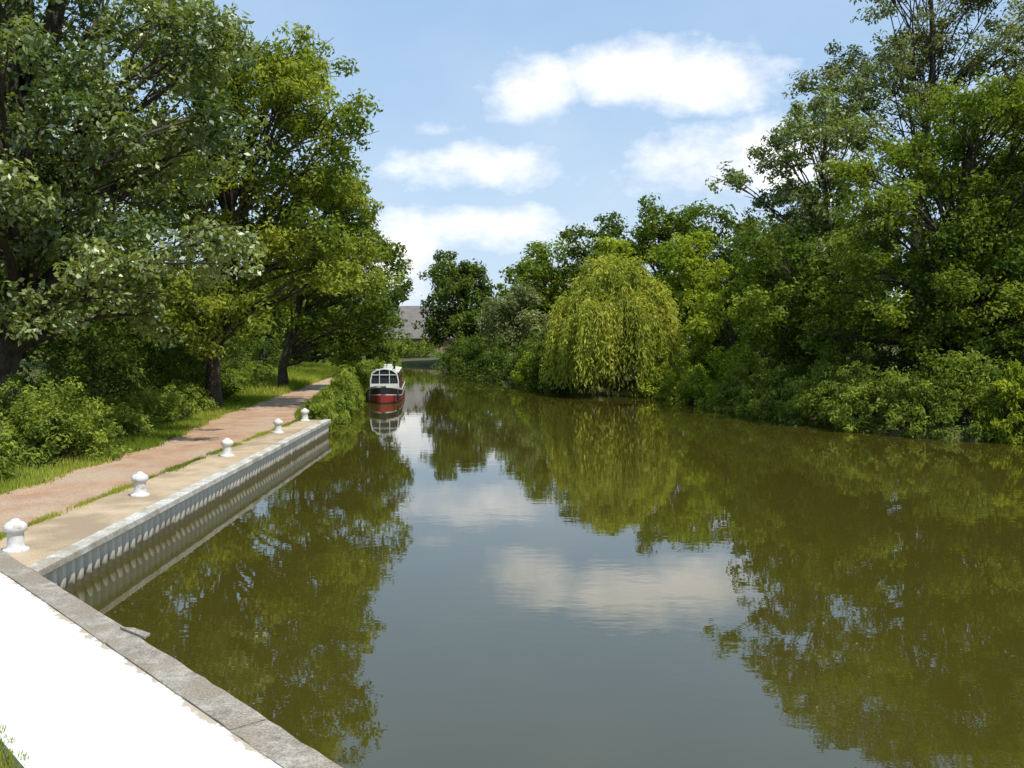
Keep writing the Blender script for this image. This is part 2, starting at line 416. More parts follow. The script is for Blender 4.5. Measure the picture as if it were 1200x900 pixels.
def make_tree(name, base, lobes, mat, trunk_r=0.35, boughs=24, per=10, K=120, leaf=0.17, br=1.7, cr=0.8, seed=0,
              asp=0.5, flat=0.75, up=0.0, inner=0.45, thin=1.0, twigs=4, hf=0.62, sag=0.10):
    rng = np.random.default_rng(seed)
    K = int(K * KS); leaf *= LS
    bx, by = base; bz = float(gheight(np.array([bx]), np.array([by]))[0]) - 0.1
    root = empty(name, (bx, by, bz)); O = np.array([bx, by, bz])
    C = []; wsum = sum(l[3] * l[4] * l[5] for l in lobes)
    for l in lobes:
        nb = max(2, int(round(boughs * l[3] * l[4] * l[5] / wsum)))
        d = unit(rng.normal(size=(nb * 3, 3)))
        sel = [d[0]]; cand = d[1:]
        for _ in range(nb - 1):
            dist = np.min(((cand[:, None, :] - np.array(sel)[None]) ** 2).sum(-1), 1)
            sel.append(cand[int(np.argmax(dist))])
        d = np.array(sel)
        u = rng.uniform(inner, 1.0, nb)[:, None]
        rr = np.array([max(l[3] - br * .6, .3), max(l[4] - br * .6, .3), max(l[5] - br * .5, .3)])
        C.append(np.array(l[:3]) + d * u * rr)
    C = np.concatenate(C); nb = len(C)
    bt = rng.random(nb)
    cc = np.repeat(C, per, 0); dd = unit(rng.normal(size=cc.shape)); uu = rng.random(len(cc)) ** 0.5
    cl = cc + dd * (uu * br)[:, None] * np.array([1, 1, 0.72]) * rng.uniform(0.7, 1.25, (len(cc), 1))
    cl[:, 2] = np.maximum(cl[:, 2], bz + 0.4)
    ct = np.clip(np.repeat(bt, per) * 0.7 + rng.random(len(cc)) * 0.4 - .05, 0, 1)
    V, T = leaves(cl, rng.uniform(0.6, 1.15, len(cl)) * cr, K, leaf, rng, flat, asp, up, ct)
    me = np_mesh(name + '_foliage', V - O, 4, mat, tint=T)
    link(bpy.data.objects.new('foliage', me), root)
    g = Geo()
    top = np.array([np.mean([l[0] for l in lobes]), np.mean([l[1] for l in lobes]), max(l[2] + 0.45 * l[5] for l in lobes)])
    k = 9
    ts = np.linspace(0, 1, k)
    P = O[None] * (1 - ts[:, None]) + top[None] * ts[:, None]
    P[:, :2] = O[:2] + (top[:2] - O[:2]) * (ts[:, None] ** 1.6)
    P[1:-1, :2] += rng.normal(size=(k - 2, 2)) * trunk_r * 0.5
    R = trunk_r * (1 - ts) ** 0.8 + 0.03; R[0] *= 1.35
    g.add(*tube(P, R, 10))
    for c in C:
        hz = np.clip((c[2] - O[2]) * hf / (top[2] - O[2]), 0.12, 0.93) * rng.uniform(0.75, 1.07)
        st = np.array([np.interp(hz, ts, P[:, i]) for i in range(3)])
        r0 = np.interp(hz, ts, R) * 0.40 * thin
        Q = curve(st, c, sag, 6, rng)
        g.add(*tube(Q, np.linspace(r0, 0.03, 6), 5))
        for _ in range(twigs):
            e = c + unit(rng.normal(size=3)) * br * 0.95 * np.array([1, 1, .7])
            s0 = Q[rng.integers(3, 5)]
            g.add(*tube(curve(s0, e, 0.08, 4, rng), np.linspace(0.04, 0.010, 4), 4))
    link(bpy.data.objects.new('trunk', np_mesh(name + '_trunk', np.array(g.v) - O, 4, M['bark'], faces=g.f, smooth=True)), root)
    return root

def bush(name, blobs, mat, K=90, leaf=0.12, cr=0.35, dens=1.0, seed=0, up=0.6, asp=0.4):
    rng = np.random.default_rng(seed)
    K = int(K * 0.8); leaf *= 1.1
    VV = []; TT = []; g = Geo()
    for (x, y, rx, ry, h) in blobs:
        n = int(dens * (rx * ry * 3 + (rx + ry) * h * 2.2) / (cr * cr * 2.2)) + 3
        d = unit(rng.normal(size=(n, 3))); d[:, 2] = np.abs(d[:, 2])
        u = rng.uniform(0.5, 1.0, (n, 1))
        bz = np.maximum(gheight(np.full(n, x) + d[:, 0] * rx, np.full(n, y) + d[:, 1] * ry), 0.05)
        c = np.column_stack([x + d[:, 0] * rx * u[:, 0], y + d[:, 1] * ry * u[:, 0], bz + d[:, 2] * h * u[:, 0] * rng.uniform(0.7, 1.25, n)])
        V, T = leaves(c, rng.uniform(0.6, 1.3, n) * cr, K, leaf, rng, 0.9, asp, up)
        VV.append(V); TT.append(T)
        b0 = np.array([x, y, float(gheight(np.array([x]), np.array([y]))[0]) - 0.1])
        for c_ in c[::6]:
            g.add(*tube(curve(b0, c_, 0.05, 4, rng), np.linspace(0.03, 0.008, 4), 4))
    V = np.concatenate(VV); T = np.concatenate(TT)
    root = empty(name)
    link(bpy.data.objects.new('foliage', np_mesh(name + '_foliage', V, 4, mat, tint=T)), root)
    link(bpy.data.objects.new('stems', np_mesh(name + '_stems', np.array(g.v), 4, M['bark'], faces=g.f)), root)
    return root

def grass(name, xy, h, mat, rng, w=0.012, zoff=0.0):
    n = len(xy); z = gheight(xy[:, 0], xy[:, 1])
    b_ = np.column_stack([xy, z - 0.01 + zoff])
    an = rng.random(n) * 6.283; s_ = np.column_stack([np.cos(an), np.sin(an), an * 0])
    hh = h * rng.uniform(0.5, 1.3, n)
    tip = b_ + np.column_stack([rng.normal(size=n) * 0.3 * hh, rng.normal(size=n) * 0.3 * hh, hh])
    V = np.stack([b_ - s_ * w, b_ + s_ * w, tip], 1).reshape(-1, 3)
    tg = rng.random(n); T = np.repeat(np.stack([np.clip(0.5 + 0.5 * np.sin(xy[:, 0] * .9 + xy[:, 1] * .5) + rng.normal(size=n) * .2, 0, 1), tg, tg, tg * 0 + 1], 1), 3, 0)
    return link(bpy.data.objects.new(name, np_mesh(name, V, 3, mat, tint=T)))

# ------------------------------------------------------------------ LEFT trees
make_tree('ash_tree', (-15.0, 28), [(-14.5, 27.5, 11, 6.2, 5.5, 6.5), (-12.8, 25.5, 6.0, 4.2, 3.5, 3.2), (-17, 30, 16, 6, 5, 5), (-10.6, 30, 11.5, 3.4, 3.5, 4.8), (-11.4, 29.5, 5.6, 3.0, 2.6, 2.6), (-9.7, 26.5, 7.4, 2.6, 2.8, 2.6)], M['ash'],
          trunk_r=0.52, boughs=68, per=11, K=110, leaf=0.19, br=1.5, cr=0.66, seed=1)
make_tree('ash_tree', (-13.4, 42), [(-11.6, 42, 12.5, 5.8, 5.5, 6.0), (-9.4, 43, 8.0, 4.2, 4.5, 4.2), (-13.6, 39.5, 5.0, 4.4, 3.2, 3.0), (-9.4, 42, 14.6, 4.2, 4, 3.8), (-13.5, 41, 16, 4, 4, 3)], M['ashlight'],
          trunk_r=0.28, boughs=68, per=11, K=90, leaf=0.21, br=1.6, cr=0.68, seed=2)
make_tree('ash_tree', (-13.9, 57), [(-10.8, 56, 9.5, 4.6, 5, 6.2), (-9.6, 58, 5.0, 3.4, 4, 3.4)], M['alder'],
          trunk_r=0.26, boughs=34, per=10, K=75, leaf=0.26, br=1.6, cr=0.8, seed=3)
make_tree('ash_tree', (-11.8, 78), [(-11.3, 78, 7.0, 3.8, 5, 6.2)], M['oak'],
          trunk_r=0.3, boughs=18, per=9, K=60, leaf=0.32, br=1.7, cr=0.9, seed=4)
make_tree('sycamore_tree', (-22, 38), [(-20.5, 38, 9.5, 6.5, 6, 8.5)], M['oak'],
          trunk_r=0.4, boughs=34, per=9, K=60, leaf=0.32, br=2.0, cr=0.95, seed=5)
make_tree('sycamore_tree', (-26, 58), [(-24, 58, 11, 8, 7, 9)], M['oak'],
          trunk_r=0.4, boughs=30, per=9, K=50, leaf=0.42, br=2.2, cr=1.15, seed=6)
make_tree('sycamore_tree', (-23, 88), [(-20.5, 88, 7.5, 5.5, 6, 7)], M['alder'],
          trunk_r=0.35, boughs=22, per=9, K=50, leaf=0.44, br=2.0, cr=1.15, seed=61)
bush('hawthorn_bush', [(-18.5, 33, 4.0, 2.5, 3.4), (-16.4, 36.5, 2.4, 2, 3.6), (-17.2, 41, 3.4, 3, 4.2), (-15.4, 45.5, 2.0, 2, 3.6), (-17.0, 50, 2.2, 3, 4.4), (-21, 49, 4.5, 4, 4), (-24, 64, 6, 4, 4), (-19.5, 71, 3, 3, 4)], M['oak'], K=55, leaf=0.2, cr=0.55, seed=7, up=0)
bush('bramble_bush', [(-11.9, 24.5, 1.6, 2.2, 1.9), (-13.6, 25.5, 1.8, 2, 2.0), (-15.2, 23.8, 2.2, 2, 1.7)], M['herb'], K=90, leaf=0.12, cr=0.28, seed=8)
bush('nettle_bed', [(-13.2, 30.5, 1.5, 2.5, 1.0), (-13.6, 35.5, 1.4, 3, 1.3), (-14.0, 40, 1.2, 2, 1.2), (-11.9, 20.5, 0.8, 1.4, 0.6), (-16.5, 56, 1.6, 4, 1.0), (-17.5, 64, 2, 4, 1.2), (-12.7, 19.2, 1.2, 1.5, .8)], M['herb'], K=55, leaf=0.14, cr=0.26, seed=9)
bush('riverside_reeds', [(-7.7, 38.2, .55, 1.2, 1.1), (-7.95, 41.5, .55, 1.8, 1.3), (-8.25, 45, .6, 2.0, 1.5), (-8.6, 49, .7, 2.0, 1.6), (-9.5, 54, .8, 2.5, 1.6), (-10.2, 60, .9, 3.5, 1.6), (-10.6, 68, .9, 4, 1.6), (-11.0, 80, 1.1, 6, 1.9), (-12.5, 94, 1.2, 7, 2.4)], M['herb'], K=60, leaf=0.22, cr=0.28, seed=10, up=2.5, asp=0.25)

rng = np.random.default_rng(77)
xy = np.column_stack([rng.uniform(-19, -10.1, 110000), rng.uniform(15, 60, 110000)])
le = np.interp(xy[:, 1], PY, PL) + 0.10 * np.sin(xy[:, 1] * 1.9)
dist = le - xy[:, 0]
xy = xy[(dist > -0.06 - rng.random(len(dist)) * 0.16) & (rng.random(len(dist)) < np.clip(1.2 - dist * 0.12, .25, 1))]
grass('grass_verge', xy, 0.17, M['grass'], rng, 0.017)
xy = np.column_stack([rng.uniform(-24, -12, 50000), rng.uniform(52, 100, 50000)])
le = np.interp(xy[:, 1], PY, PL)
xy = xy[xy[:, 0] < le + .1]
grass('grass_slope', xy, 0.4, M['grass'], rng, 0.038)
xy = np.column_stack([rng.uniform(-13.9, -7.6, 55000), rng.uniform(36.6, 85, 55000)])
re_ = np.interp(xy[:, 1], PY, PR)
xy = xy[(xy[:, 0] > re_ - 0.05) & (sdist(xy[:, 0], xy[:, 1]) > 0.3)]
grass('grass_bank', xy, 0.24, M['grass'], rng, 0.02)
n = 12000; yy = rng.uniform(14.2, 36.5, n)
msk = (np.sin(yy * 1.7) + np.sin(yy * 3.9 + 1) + rng.normal(size=n) * 0.7) > -0.6
yy = yy[msk]
xx = -8.19 + rng.normal(size=len(yy)) * (0.05 + .04 * np.sin(yy * 2.3))
grass('grass_seam', np.column_stack([xx, yy]), 0.09, M['grass'], rng, 0.01, 0.03)
n = 60000; ss = rng.uniform(-3, 14, n); nn_ = 1.72 + rng.random(n) ** 1.3 * 3.5
edge = 0.04 * np.sin(ss * 3) + 0.03 * np.sin(ss * 7.7) + 0.03 * np.sin(ss * 17)
nn_ = nn_ + edge
xy = A + dl[None] * ss[:, None] + nl[None] * nn_[:, None]
grass('grass_lawn', xy, 0.07, M['grass'], rng, 0.006, 0.06)

# ------------------------------------------------------------------ RIGHT trees
make_tree('alder_tree', (19, 41), [(18.8, 40, 8.6, 5.8, 5, 6.4), (21.5, 38.5, 6, 5, 4, 5.2), (15.8, 41, 4.6, 3.4, 3.5, 3.8), (18.5, 37, 4.4, 3.6, 2.6, 3), (20.5, 39, 12, 4, 4, 4)], M['alder'],
          trunk_r=0.30, boughs=76, per=12, K=100, leaf=0.18, br=1.3, cr=0.64, seed=21)
make_tree('poplar_tree', (22, 52), [(18.2, 52, 16.5, 3.8, 4, 5.5), (22.5, 52, 19.5, 4.6, 4, 7), (27.5, 50, 17, 4.5, 4, 7), (20.5, 52, 23.5, 3.5, 3, 4), (26, 51, 24, 4, 4, 5)], M['grey'],
          trunk_r=0.34, boughs=96, per=8, K=75, leaf=0.19, br=1.35, cr=0.66, seed=22, thin=.4, twigs=2, inner=.2, hf=.88, sag=.03)
make_tree('ash_tree', (16.5, 49), [(14.2, 48, 12.3, 4.4, 4, 3.4), (16.5, 49, 9, 4, 4, 4), (17, 49, 15, 3.2, 3, 3)], M['ash'],
          trunk_r=0.28, boughs=34, per=9, K=80, leaf=0.21, br=1.3, cr=0.58, seed=23, thin=.6, hf=.75)
make_tree('alder_tree', (16, 47), [(15.0, 47, 5.6, 4.6, 4, 5.0)], M['alder'],
          trunk_r=0.3, boughs=26, per=11, K=75, leaf=0.22, br=1.5, cr=0.75, seed=24)
make_tree('elder_tree', (13.6, 57), [(13.0, 57, 4.2, 3.4, 3, 3.6)], M['bright'],
          trunk_r=0.2, boughs=16, per=9, K=75, leaf=0.24, br=1.1, cr=0.6, seed=25)
make_tree('maple_tree', (14.5, 70), [(13.6, 70, 7.8, 3.2, 3, 4.6)], M['bright'],
          trunk_r=0.25, boughs=18, per=9, K=70, leaf=0.28, br=1.3, cr=0.7, seed=26)
make_tree('maple_tree', (8.2, 74), [(8.0, 74, 8.6, 2.0, 1.8, 4.2)], M['bright'],
          trunk_r=0.2, boughs=10, per=8, K=60, leaf=0.28, br=0.9, cr=0.6, seed=27)
make_tree('sallow_tree', (0.6, 90), [(0.2, 90, 5.2, 4.2, 4, 4.4)], M['grey'],
          trunk_r=0.3, boughs=20, per=9, K=60, leaf=0.32, br=1.4, cr=0.9, seed=28)
make_tree('oak_tree', (-6.0, 122), [(-6.8, 121, 8.8, 6.2, 5, 8), (-5, 120, 4.5, 6, 4, 4)], M['oak'],
          trunk_r=0.5, boughs=46, per=10, K=55, leaf=0.44, br=1.9, cr=1.1, seed=29)
for i, (x, y, rx, zt) in enumerate([(3.2, 100, 5.5, 15.4), (9.0, 95, 6, 17.4), (14.5, 90, 6.5, 18.6), (20.5, 88, 6.5, 16.8), (25, 76, 7, 17), (19.5, 64, 5, 13.5), (31, 60, 7, 18)]):
    make_tree('oak_tree', (x, y), [(x, y, zt * 0.60, rx, 5.5, zt * 0.39), (x + 1, y - 1, zt * .35, rx, 5, zt * .3)], M['oak'] if i % 2 else M['alder'],
              trunk_r=0.4, boughs=44, per=9, K=52, leaf=0.40, br=1.8, cr=1.0, seed=40 + i)
bush('hawthorn_bush', [(4.0, 65, 1.8, 2, 5.0), (2.2, 68, 1.5, 2, 4.0), (1.0, 74.5, 2.0, 2.5, 3.6), (-1.8, 82, 2, 4, 3), (-4, 95, 2, 6, 3.6), (-6, 108, 2.5, 5, 4)], M['oak'], K=60, leaf=0.26, cr=0.6, seed=50, up=0)
bush('sallow_bush', [(11.0, 57, 2.0, 2, 3.2), (12.2, 50.5, 1.8, 2.6, 2.7), (10.4, 53.4, 1.0, 1.6, 1.9), (9.0, 58.8, 1.2, 1, 2.2), (1.6, 70.5, 1.6, 1.5, 2.6)], M['bright'], K=70, leaf=0.2, cr=0.40, seed=51, up=0.6)
bush('bankside_plants', [(12.4, 44.5, 1.6, 2.5, 2.2), (13.4, 41, 1.8, 2.0, 2.4), (14.6, 38.4, 1.8, 2.0, 2.5), (16.0, 36.4, 1.6, 1.6, 2.2), (17.4, 35.2, 1.7, 1.5, 2.3), (11.4, 48.0, 1.2, 2.5, 1.8)], M['herb'], K=85, leaf=0.17, cr=0.34, seed=52, up=1.2, asp=0.35)
bush('willowherb_plants', [(18.2, 34.0, 1.2, 1.1, 2.4), (19.6, 33.0, 1.4, 1.3, 2.8), (21.3, 31.0, 1.4, 1.6, 2.6), (22.8, 27, 1.4, 3, 2.5), (24.2, 20, 1.5, 4, 2.4), (25.5, 10, 1.6, 6, 2.4)], M['bright'], K=75, leaf=0.2, cr=0.24, seed=53, up=2.8, asp=0.26)
bush('understorey_scrub', [(19, 38, 4, 2, 2.8), (24, 36, 3, 2.5, 3), (22, 42, 5, 3, 4.2), (17, 44, 3, 3, 4), (14, 52, 2, 3, 3), (8, 65, 3, 1.5, 2.5), (28, 30, 3, 6, 4)], M['oak'], K=60, leaf=0.2, cr=0.5, seed=54, up=0)

def willow(name, x, y, top, rad, seed, mat):
    rng = np.random.default_rng(seed)
    bz = float(gheight(np.array([x]), np.array([y]))[0]); O = np.array([x, y, bz - .1])
    root = empty(name, tuple(O)); g = Geo(); VV = []; TT = []
    ntuft = 110; hubs = []
    for i in range(ntuft):
        a = rng.random() * 6.283; u = math.sqrt(rng.random())
        sq = 1 + 0.16 * math.sin(a * 3 + 1) + 0.1 * math.sin(a * 5)
        r = rad * (0.05 + 0.82 * u) * sq; zt = top - (top - bz) * 0.52 * u ** 1.8 * rng.uniform(0.6, 1.35) + rng.normal() * 0.4
        hub = np.array([x + math.cos(a) * r, y + math.sin(a) * r, zt]); hubs.append(hub)
        g.add(*tube(curve(np.array([x, y, bz + (top - bz) * rng.uniform(.25, .5)]), hub, 0.18, 6, rng), np.linspace(.08, .02, 6), 5))
        tint = rng.random()
        for s_ in range(12):
            d = unit(np.array([math.cos(a), math.sin(a), 0]) + rng.normal(size=3) * 0.6); d[2] = 0
            ln = (zt - bz) * rng.uniform(0.45, 1.0)
            k = 46; t = np.linspace(0, 1, k)
            out_ = rng.uniform(0.3, 1.4)
            P = hub[None] + d[None] * (out_ * (1 - (1 - t) ** 2))[:, None] + np.column_stack([t * 0, t * 0, -ln * t ** 1.25 + 0.4 * np.sin(t * 3.14) * out_])
            P += rng.normal(size=P.shape) * 0.085
            tt = unit(np.array([0, 0, -0.9]) + d * 0.3 + rng.normal(size=P.shape) * 0.38)
            nr = unit(np.cross(tt, rng.normal(size=P.shape)))
            L_ = 0.36 * rng.uniform(.7, 1.2, (k, 1)); w = 0.045
            V = np.stack([P, P + tt * L_ * .5 - nr * w, P + tt * L_, P + tt * L_ * .5 + nr * w], 1).reshape(-1, 3)
            tc = np.clip(tint * .7 + .35 * rng.random(k), 0, 1)
            T = np.repeat(np.stack([tc, rng.random(k), t, t * 0 + 1], 1), 4, 0)
            VV.append(V); TT.append(T)
    V, T = leaves(np.array(hubs), np.full(len(hubs), 0.7), 60, 0.28, rng, 0.7, 0.3, -0.9)
    VV.append(V); TT.append(T)
    link(bpy.data.objects.new('foliage', np_mesh(name + '_foliage', np.concatenate(VV) - O, 4, mat, tint=np.concatenate(TT))), root)
    g.add(*tube([(x, y, bz - .2), (x + .1, y, bz + (top - bz) * .3), (x, y + .1, bz + (top - bz) * .6)], [.42, .32, .12], 9))
    link(bpy.data.objects.new('trunk', np_mesh(name + '_trunk', np.array(g.v) - O, 4, M['bark'], faces=g.f, smooth=True)), root)
willow('weeping_willow_tree', 6.9, 62.0, 8.9, 4.3, 60, M['willow'])

# distant tree line
rng = np.random.default_rng(90)
cs = []
for x in np.arange(-160, 190, 4.5):
    y = 175 + 25 * math.sin(x * 0.05) + rng.uniform(-8, 8)
    h = rng.uniform(7, 12)
    if -26 < x < -14: h = 3.0
    for _ in range(12):
        d = unit(rng.normal(size=3))
        cs.append((x + d[0] * 3.6, y + d[1] * 3, 1 + h * 0.5 + d[2] * h * 0.5))
for y in np.arange(-60, 150, 5):
    for sx in (-1, 1):
        x = (-48 if sx < 0 else 48) + rng.uniform(-5, 5); h = rng.uniform(11, 17)
        if y > 70 and sx < 0: x += 4; h = 10
        for _ in range(16):
            d = unit(rng.normal(size=3)); cs.append((x + d[0] * 4.5, y + d[1] * 4.5, 1 + h * .5 + d[2] * h * .5))
for x in np.arange(-50, 50, 6):
    h = rng.uniform(10, 15)
    for _ in range(12):
        d = unit(rng.normal(size=3)); cs.append((x + d[0] * 4.5, -62 + d[1] * 4.5, 1 + h * .5 + d[2] * h * .5))
for x in np.arange(-45, -19, 4):
    for _ in range(16):
        d = unit(rng.normal(size=3)); cs.append((x + d[0] * 4, 108 + d[1] * 3, 5 + d[2] * 4.5))
V, T = leaves(np.array(cs), np.full(len(cs), 2.2), 50, 1.0, rng, 0.8, 0.7)
link(bpy.data.objects.new('background_trees', np_mesh('background_trees', V, 4, M['oak'], tint=T)))
bush('hedge', [(-27, 141, 5, 2, 2.2), (-20, 140, 5, 2, 2.6), (-14, 136, 4, 2, 3.0)], M['herb'], K=60, leaf=.4, cr=.8, seed=92)

# ------------------------------------------------------------------ far warehouse
wh = empty('brick_warehouse', (-22, 156, 1.6))
mb = noise_mat('warehouse_brick', (0.25, 0.15, 0.11), (0.34, 0.22, 0.16), scale=1, rough=.9, bump=.1)
mrf = noise_mat('warehouse_roof', (0.135, 0.118, 0.108), (0.18, 0.16, 0.148), scale=.8, rough=.8, bump=.1)
box('walls', -8, 12, -6, 8, -1, 2.2, mb, wh)
v = [(-8.5, -6.6, 2.0), (12.5, -6.6, 2.0), (12.5, 1, 7.4), (-8.5, 1, 7.4), (12.5, 8.6, 2.0), (-8.5, 8.6, 2.0)]
link(bpy.data.objects.new('roof', pymesh('roof', v, [(0, 1, 2, 3), (3, 2, 4, 5), (0, 3, 5), (1, 4, 2)], mrf)), wh)
mgl = paint('window_glass', (0.03, 0.035, 0.04), 0.1, 0.5)
for k in range(5):
    box('window_%d' % (k + 1), -7 + k * 3.8, -5.2 + k * 3.8, -6.04, -6.0, 0.6, 1.7, mgl, wh)

# ------------------------------------------------------------------ narrowboat
bt = empty('narrowboat', (-7.35, 53.5, 0.0)); bt.rotation_euler = (0, 0, math.radians(5.5)); bt.scale = (0.97, 1, 1)
c_red = paint('boat_red', (0.27, 0.03, 0.03), 0.4); c_blk = paint('boat_black', (0.02, 0.02, 0.022), 0.4)
c_crm = paint('boat_cream', (0.66, 0.62, 0.52), 0.4); c_grn = paint('boat_green', (0.03, 0.10, 0.06), 0.35)
c_wht = paint('boat_white', (0.74, 0.74, 0.72), 0.4); c_brs = paint('brass', (0.5, 0.33, 0.1), 0.3)
def hw(y):
    if y < 2.0: return 1.05 * math.sin(min(1, (y + 0.02) / 2.0) * math.pi / 2) ** 0.45
    if y > 12.6: return 1.05 * math.cos((y - 12.6) / 1.6 * math.pi / 2 * 0.98) ** 0.5
    return 1.05
def sheer(y): return 0.66 + 0.34 * max(0, 1 - y / 3.2) ** 1.6
hys = [0, .03, .08, .15, .3, .5, .8, 1.2, 1.6, 2.0, 3, 5, 8, 11, 12.6, 13.2, 13.7, 14.0, 14.15]
def hull_band(name, z0f, z1f, mat, grow=0.0):
    v = []; f = []
    for y in hys:
        w = hw(y); S = sheer(y)
        z0 = z0f(S); z1 = z1f(S)
        def ww(z): return w * (0.80 + 0.20 * min(1, max(0, (z + 0.3) / (S + 0.3)))) if y < 3 else w * 0.99
        v += [(-ww(z0) - grow, y, z0), (-ww(z1) - grow, y, z1), (ww(z0) + grow, y, z0), (ww(z1) + grow, y, z1)]
    for i in range(len(hys) - 1):
        a = 4 * i; b2 = a + 4
        f += [(a, a + 1, b2 + 1, b2), (a + 2, b2 + 2, b2 + 3, a + 3)]
    f.append((0, 2, 3, 1)); e = 4 * (len(hys) - 1); f.append((e, e + 1, e + 3, e + 2))
    o = bpy.data.objects.new(name, pymesh(name, v, f, mat)); link(o, bt)
    if grow:
        md = o.modifiers.new('s', 'SOLIDIFY'); md.thickness = 0.04
hull_band('hull_bottom', lambda S: -0.35, lambda S: 0.07, c_blk)
hull_band('hull_lower', lambda S: 0.07, lambda S: S * 0.50, c_red)
hull_band('hull_upper', lambda S: S * 0.50, lambda S: S, c_blk)
hull_band('rubbing_strake', lambda S: S - 0.08, lambda S: S + 0.03, c_crm, 0.02)
hull_band('lower_strake', lambda S: S * 0.50 - .015, lambda S: S * 0.50 + 0.035, c_crm, 0.015)
v = []; f = []
for y in hys: v += [(-hw(y) * .97, y, sheer(y) - .10), (hw(y) * .97, y, sheer(y) - .10)]
for i in range(len(hys) - 1): f.append((2 * i, 2 * i + 1, 2 * i + 3, 2 * i + 2))
link(bpy.data.objects.new('deck', pymesh('deck', v, f, c_grn)), bt)
def section_box(name, y0, y1, wb, wt, z0, z1, mat):
    v = []
    for y in (y0, y1): v += [(-wb, y, z0), (wb, y, z0), (wt, y, z1), (-wt, y, z1)]
    f = [(0, 1, 2, 3), (4, 7, 6, 5), (0, 4, 5, 1), (1, 5, 6, 2), (2, 6, 7, 3), (3, 7, 4, 0)]
    o = bpy.data.objects.new(name, pymesh(name, v, f, mat)); link(o, bt); return o
section_box('cabin', 3.4, 12.2, 0.90, 0.78, 0.60, 1.68, paint('cabin_maroon', (0.16, 0.03, 0.03), .4))
v = []; f = []; kk = 9
for y in (3.2, 12.35):
    for j in range(kk):
        t = -1 + 2 * j / (kk - 1); v.append((t * 0.84, y, 1.69 + 0.09 * (1 - t * t)))
for j in range(kk - 1): f.append((j, j + 1, kk + j + 1, kk + j))
o = bpy.data.objects.new('roof', pymesh('roof', v, f, c_crm)); link(o, bt); md = o.modifiers.new('s', 'SOLIDIFY'); md.thickness = 0.05
for sx in (-1, 1):
    box('cabin_door_%d' % (1 if sx < 0 else 2), sx * .04 if sx > 0 else -.34, .34 if sx > 0 else -.04, 3.36, 3.39, .62, 1.55, c_grn, bt)
    box('door_window_%d' % (1 if sx < 0 else 2), .09 if sx > 0 else -.29, .29 if sx > 0 else -.09, 3.33, 3.355, 1.12, 1.48, mgl, bt)
    box('bulkhead_window_%d' % (1 if sx < 0 else 2), .42 if sx > 0 else -.68, .68 if sx > 0 else -.42, 3.36, 3.39, 1.1, 1.5, mgl, bt)
arch = [(-.86, .62), (-.83, 1.25), (-.74, 1.66), (-.45, 1.86), (0, 1.93), (.45, 1.86), (.74, 1.66), (.83, 1.25), (.86, .62)]
g = Geo()
g.add(*tube([(a[0], 1.75, a[1]) for a in arch], [.04] * 9, 6))
v, f = box_geo(-.84, .84, 1.715, 1.745, .66, 1.06); g.add(v, f)
for x in (-.30, .30): g.add(*tube([(x, 1.74, .9), (x, 1.74, 1.88)], [.025, .025], 6))
v, f = box_geo(-.80, .80, 1.72, 1.76, 1.56, 1.60); g.add(v, f)
link(bpy.data.objects.new('cratch_frame', pymesh('cratch_frame', g.v, g.f, c_wht)), bt)
v = [(a[0] * .97, 1.79, a[1] - .02) for a in arch]
link(bpy.data.objects.new('cratch_board', pymesh('cratch_board', v, [tuple(range(9))], mgl)), bt)
v2 = v + [(a[0], 3.35, a[2]) for a in v]
f = [(i, i + 1, i + 10, i + 9) for i in range(8)]
o = bpy.data.objects.new('cratch_cover', pymesh('cratch_cover', v2, f, paint('cratch_canvas', (0.05, 0.06, 0.06), .8))); link(o, bt)
box('roof_box', -.35, .35, 5.0, 5.9, 1.77, 2.10, c_wht, bt, .02)
box('roof_planter', -.55, -.15, 3.9, 4.5, 1.75, 1.98, c_grn, bt, .02)
g = Geo(); g.add(*tube([(.45, 6.8, 1.7), (.45, 6.8, 2.25)], [.07, .07], 12)); g.add(*tube([(.45, 6.8, 2.2), (.45, 6.8, 2.27)], [.09, .09], 12))
link(bpy.data.objects.new('chimney', pymesh('chimney', g.v, g.f, c_blk)), bt)
rngb = np.random.default_rng(5)
V, T = leaves(np.array([(-.35, 4.2, 2.1), (-.45, 4.0, 2.05), (-.25, 4.4, 2.07)]), np.array([.2, .16, .16]), 120, .09, rngb)
link(bpy.data.objects.new('planter_foliage', np_mesh('planter_foliage', V, 4, M['bright'], tint=T)), bt)
for k in range(5):
    for sx in (-1, 1):
        x = sx * .853
        box('side_window', x - .012, x + .012, 4.2 + k * 1.6, 5.0 + k * 1.6, 1.12, 1.42, mgl, bt)
g = Geo(); g.add(*tube([(0, 14.0, .5), (0, 14.1, 1.1), (0, 13.6, 1.25), (0, 12.9, 1.28)], [.03] * 4, 6))
link(bpy.data.objects.new('tiller', pymesh('tiller', g.v, g.f, c_brs)), bt)
g = Geo()
for sx in (-1, 1):
    g.add(*tube([(sx * .80, .3, .8), (sx * .86, .22, .4), (sx * .84, .2, .15)], [.06, .08, .06], 8))
link(bpy.data.objects.new('fenders', pymesh('fenders', g.v, g.f, c_blk)), bt)

# ------------------------------------------------------------------ sun, sky
az, el = math.radians(138), math.radians(60)
sd = Vector((math.sin(az) * math.cos(el), math.cos(az) * math.cos(el), math.sin(el)))
sl = bpy.data.lights.new('sun', 'SUN'); sl.energy = 5.0; sl.angle = math.radians(0.53); sl.color = (1, 0.96, 0.87)
so = bpy.data.objects.new('sun', sl); so.rotation_euler = sd.to_track_quat('Z', 'Y').to_euler(); so.location = (0, 0, 60); link(so)

